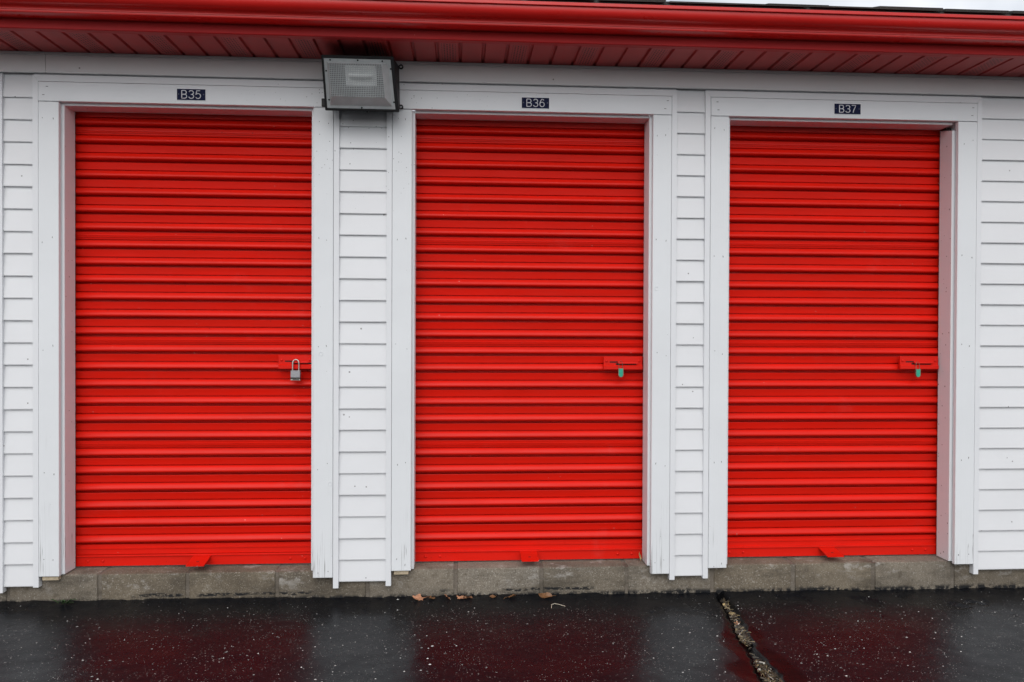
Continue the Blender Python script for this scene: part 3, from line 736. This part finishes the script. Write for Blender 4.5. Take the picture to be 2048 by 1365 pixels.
for (u, v0, v1, lab) in ((1241.5, 737, 755, 'small green tag lock hanging on the latch of the middle door'), (1835.5, 738, 755, 'small green tag lock hanging on the latch of the right door')):
    c = px(u, v1, Y=0.1015); t_ = link('tag_lock', None, loc=(c.x, 0.1015, c.z)); tag(t_, lab, 'lock', 'green tag locks')
    hh = (v1-v0)/420*1.02; ww = 0.0125
    out = [(-ww, hh), (-ww, ww)] + [(ww*math.cos(a), ww+ww*math.sin(a)) for a in [R(q) for q in range(198, 345, 18)]] + [(ww, ww), (ww, hh)]
    def plate(o_, y0, y1):
        n = len(o_); return MB().add([(x, y0, z) for x, z in o_]+[(x, y1, z) for x, z in o_], [tuple(range(n)), tuple(range(2*n-1, n-1, -1))]+[(i, (i+1) % n, n+(i+1) % n, n+i) for i in range(n)])
    plate(out, -0.004, 0.004).build('rim', M['wire'], t_)
    plate([(x*0.78, hh/2+(z-hh/2)*0.88) for x, z in out], -0.0055, 0.0055).build('tag', M['green'], t_)
    wl = [(-0.009, 0, hh-0.004), (-0.0095, 0, hh+0.02), (-0.006, 0.002, hh+0.034), (0.002, 0.003, hh+0.037), (0.008, 0.001, hh+0.026), (0.0095, 0, hh-0.004)]
    MB().tube(wl, 0.0012, 6).build('wire_loop', M['wire'], t_, 60)

# ------------------------------------------------------------------ leaves, weed, crack litter, stones
def leaf_mesh(name, mt, size, seed, lobes=5, curl=0.5, narrow=0.75):
    rd = random.Random(seed); n = 40; vs = [(0, 0, 0.0)]; fs = []
    for ringk, q in ((1, 0.5), (2, 1.0)):
        for i in range(n):
            a = 2*math.pi*i/n
            lob = 1.0 if lobes == 0 else 0.82+0.16*math.cos(lobes*a)+0.14*rd.uniform(-1, 1)
            r_ = size*q*(lob if ringk == 2 else 0.5+0.5*lob)
            x, y = r_*math.cos(a), r_*math.sin(a)*narrow
            z = curl*(x*x*9+abs(y)*0.55*rd.uniform(0.8, 1.15)+0.2*size*math.sin(3*a+seed)*q)
            vs.append((x, y, max(0, z)))
    for i in range(n):
        j = (i+1) % n; fs += [(0, 1+i, 1+j), (1+i, 1+n+i, 1+n+j, 1+j)]
    mb = MB().add(vs, fs); mb.tube([(size*0.8, 0, curl*size*size*6), (size*1.2, 0.004, curl*size*0.3), (size*1.55, 0.01, 0.0)], 0.001, 5)
    return mb.mesh(name, mt, 60)
LEAVES = [  # u, v, size, material, turn, tilt, lobes, label
    (838, 1194, 0.034, 'leaf_a', 20, 0.35, 5, 'pale tan curled dead leaf at the foot of the block wall, leftmost of the row'),
    (864, 1192, 0.022, 'leaf_b', 60, 0.2, 5, 'dark brown dead leaf just right of the pale tan curled leaf'),
    (895, 1197, 0.026, 'leaf_a', 100, 0.7, 5, 'small orange tan dead leaf standing on edge below the middle door'),
    (922, 1197, 0.024, 'leaf_a', 10, 0.3, 5, 'orange tan dead leaf lying left in the touching pair below the middle door'),
    (938, 1196, 0.022, 'leaf_a', 150, 0.5, 5, 'orange tan dead leaf lying right in the touching pair below the middle door'),
    (1022, 1192, 0.028, 'leaf_b', 200, 0.25, 5, 'reddish brown dead leaf flat against the blocks below the middle door tab'),
    (930, 1191, 0.020, 'leaf_b', 75, 0.6, 5, 'dark brown scrap of leaf tucked behind the touching pair of orange tan leaves'),
    (985, 1193, 0.018, 'leaf_b', 30, 0.3, 0, 'small thin brown leaf left of the reddish brown flat leaf'),
    (1090, 1192, 0.034, 'leaf_b', 0, 0.35, 0, 'dark brown oval dead leaf against the block wall, rightmost of the row')]
for i, (u, v, sz, mt, rz, ti, lo, lab) in enumerate(LEAVES):
    c = px(u, v, Z=0.004); y = min(c.y, -0.004); x = c.x; z = ground_z(x, y)
    o = link('dead_leaf', leaf_mesh('dead_leaf', M[mt], sz, i+3, lo, 0.55, 0.7 if lo else 0.55), None, (x, y, z+0.003))
    o.rotation_euler = (ti, 0.1, R(rz)); tag(o, lab, 'leaf', 'dead leaves along the foot of the wall')
c = px(1279, 1112, Y=0.105)
o = link('dead_leaf', leaf_mesh('dead_leaf', M['leaf_c'], 0.024, 31, 0, 0.5, 0.45), None, (c.x, 0.105, SILL+0.028)); o.rotation_euler = (0.4, R(80), R(30))
tag(o, 'pale dry leaf wedged upright at the right foot of the middle door', 'leaf', 'dead leaves along the foot of the wall')
CL = [(1452, 1208, 0.020, 'leaf_c', 40, 0.3, 5, 'pale yellow torn leaf at the top end of the asphalt crack'), (1466, 1226, 0.021, 'leaf_c', -62, 0.35, 0, 'narrow yellow brown leaf lying in the asphalt crack'),
      (1474, 1244, 0.014, 'leaf_a', 10, 0.3, 5, 'small pale leaf scrap on the edge of the asphalt crack')]
for i, (u, v, sz, mt, rz, ti, lo, lab) in enumerate(CL):
    c = px(u, v, Z=-0.008)
    o = link('dead_leaf', leaf_mesh('dead_leaf', M[mt], sz, i+40, lo, 0.5, 0.45 if lo == 0 else 0.8), None, (c.x, c.y, ground_z(c.x, c.y)-0.008)); o.rotation_euler = (ti, 0, R(rz))
    tag(o, lab, 'leaf', 'dead leaves in the crack')
# weed at the foot of the wall, left
c = px(146, 1203, Z=0.0); wd = link('weed', None, loc=(c.x, -0.012, ground_z(c.x, -0.012))); tag(wd, 'low dark green weed at the foot of the block wall, far left', 'weed')
rd = random.Random(5)
for i in range(16):
    a = rd.uniform(0, 2*math.pi); ln = rd.uniform(0.018, 0.042); wv = rd.uniform(0.004, 0.008); h = rd.uniform(0.008, 0.022)
    dx, dy = math.cos(a)*1.25, -abs(math.sin(a))*0.6; nx, ny = -dy, dx; off = rd.uniform(-0.03, 0.03)
    vs_ = []
    for q, wq in ((0, 0.3), (0.35, 1.0), (0.75, 0.8), (1, 0.05)):
        for s_ in (-1, 1): vs_.append((off+dx*ln*q+nx*wv*wq*s_, dy*ln*q+ny*wv*wq*s_, 0.002+h*math.sin(q*2.2)))
    MB().add(vs_, [(0,1,3,2), (2,3,5,4), (4,5,7,6)]).build('leaf', M['weed'], wd, 60)
# a curl of pale string on the asphalt
c = px(1115, 1211, Z=0.002); zz = ground_z(c.x, c.y)
tw = MB().tube([(c.x+dx, c.y+dy, zz+0.003+h) for dx, dy, h in ((-0.032, -0.035, 0), (-0.028, 0.0, 0.003), (-0.012, 0.012, 0.004), (0.006, 0.005, 0.003), (0.02, -0.004, 0.001), (0.034, -0.014, 0))], 0.0014, 6)
o = tw.build('twig', plain('pale_straw_stem', (0.5, 0.45, 0.36), 0.6), None, 60); tag(o, 'pale curved straw stem on the wet asphalt below the middle door', 'twig')
# straw and litter packed into the crack
st = MB(); rd = random.Random(11)
def along(q):
    i = min(int(q), len(CR)-2); f_ = q-i; a, b2 = CR[i], CR[i+1]
    return a+(b2-a)*f_, CRW[i]+(CRW[i+1]-CRW[i])*f_, (b2-a).normalized()
for i in range(1900):
    q = rd.choice((rd.uniform(0.8, 11), rd.uniform(3.0, 4.6), rd.uniform(6.4, 9.5), rd.uniform(6.4, 9.5)))
    if 4.7 < q < 6.2 and rd.random() < 0.8: continue
    c, wq, t = along(q); nx, ny = -t.y, t.x
    o_ = rd.gauss(0, 0.40)*wq*(0.75+0.5*noise.noise((q*2.3, 3.0, 1.0)))+0.3*wq*noise.noise((q*3.1, 0.5, 8.0)); ln = rd.uniform(0.005, 0.026)*(1.0 if q > 6.2 else 0.55); an = rd.gauss(0.15, 0.45) if q > 6.2 else rd.uniform(0, 3.14)
    dx, dy = t.x*math.cos(an)-t.y*math.sin(an), t.x*math.sin(an)+t.y*math.cos(an)
    x, y = c.x+nx*o_, c.y+ny*o_; hill = 0.004+0.012*max(0, 1-abs(o_)/(wq*1.1))*rd.uniform(0.4, 1.1)
    z = ground_z(x, y)-0.022*max(0, 1-abs(o_)/(wq*1.3)) + hill
    wv = rd.uniform(0.0007, 0.0019) if rd.random() < 0.85 else rd.uniform(0.002, 0.0045)
    k = rd.uniform(0.2, 1.0)**1.8; col = (0.30*k, 0.23*k, 0.12*k) if rd.random() < 0.42 else (0.10*k, 0.075*k, 0.045*k)
    if rd.random() < 0.03: col = (0.45, 0.43, 0.38)
    lz = rd.uniform(-0.004, 0.006); vs_ = []
    for f_, up_ in ((-1, 0), (0, lz*0.6+0.0015), (1, lz)):
        vs_ += [(x+dx*ln*f_-dy*wv, y+dy*ln*f_+dx*wv, z+up_), (x+dx*ln*f_+dy*wv, y+dy*ln*f_-dx*wv, z+up_), (x+dx*ln*f_, y+dy*ln*f_, z+up_+wv*1.3)]
    st.add(vs_, [(0,1,4,3), (1,2,5,4), (2,0,3,5), (3,4,7,6), (4,5,8,7), (5,3,6,8)], col)
o = st.build('crack_litter', M['straw']); tag(o, 'dry straw and leaf bits packed in the asphalt crack', 'litter', kind='stuff')
# pale stones showing in the worn asphalt
sb = MB(); rd = random.Random(21); cnt = 0
while cnt < 11000:
    x = rd.uniform(-2.6, 3.2); y = -rd.uniform(0.0, 1.15)
    if rd.random() > 0.25+0.75*ss(0.02, 0.35, -y): continue
    if noise.noise((x*1.4, y*1.4, 9.0)) < -0.25 and rd.random() < 0.75: continue
    if 0.8 < x < 2.6:
        d, w_, sw_ = crack_dist(x, y)
        if d < sw_: continue
    cnt += 1
    r_ = 0.0007+0.0007*rd.random()+(rd.random()**14)*0.0035; k = rd.uniform(0.04, 0.22) if rd.random() < 0.75 else rd.uniform(0.3, 0.66)
    z = ground_z(x, y); an = rd.uniform(0, 3.14); ex = rd.uniform(1.0, 1.8)
    vs_ = []
    for i in range(5):
        a = an+2*math.pi*i/5; rr = r_*rd.uniform(0.75, 1.2); vs_.append((x+rr*ex*math.cos(a), y+rr*math.sin(a), z-0.0005))
    vs_.append((x, y, z+r_*0.6))
    sb.add(vs_, [(i, (i+1) % 5, 5) for i in range(5)], (k, k*0.98, k*0.94))
o = sb.build('loose_stones', M['stones']); tag(o, 'pale bits of stone scattered over the wet asphalt', 'stones', kind='stuff')
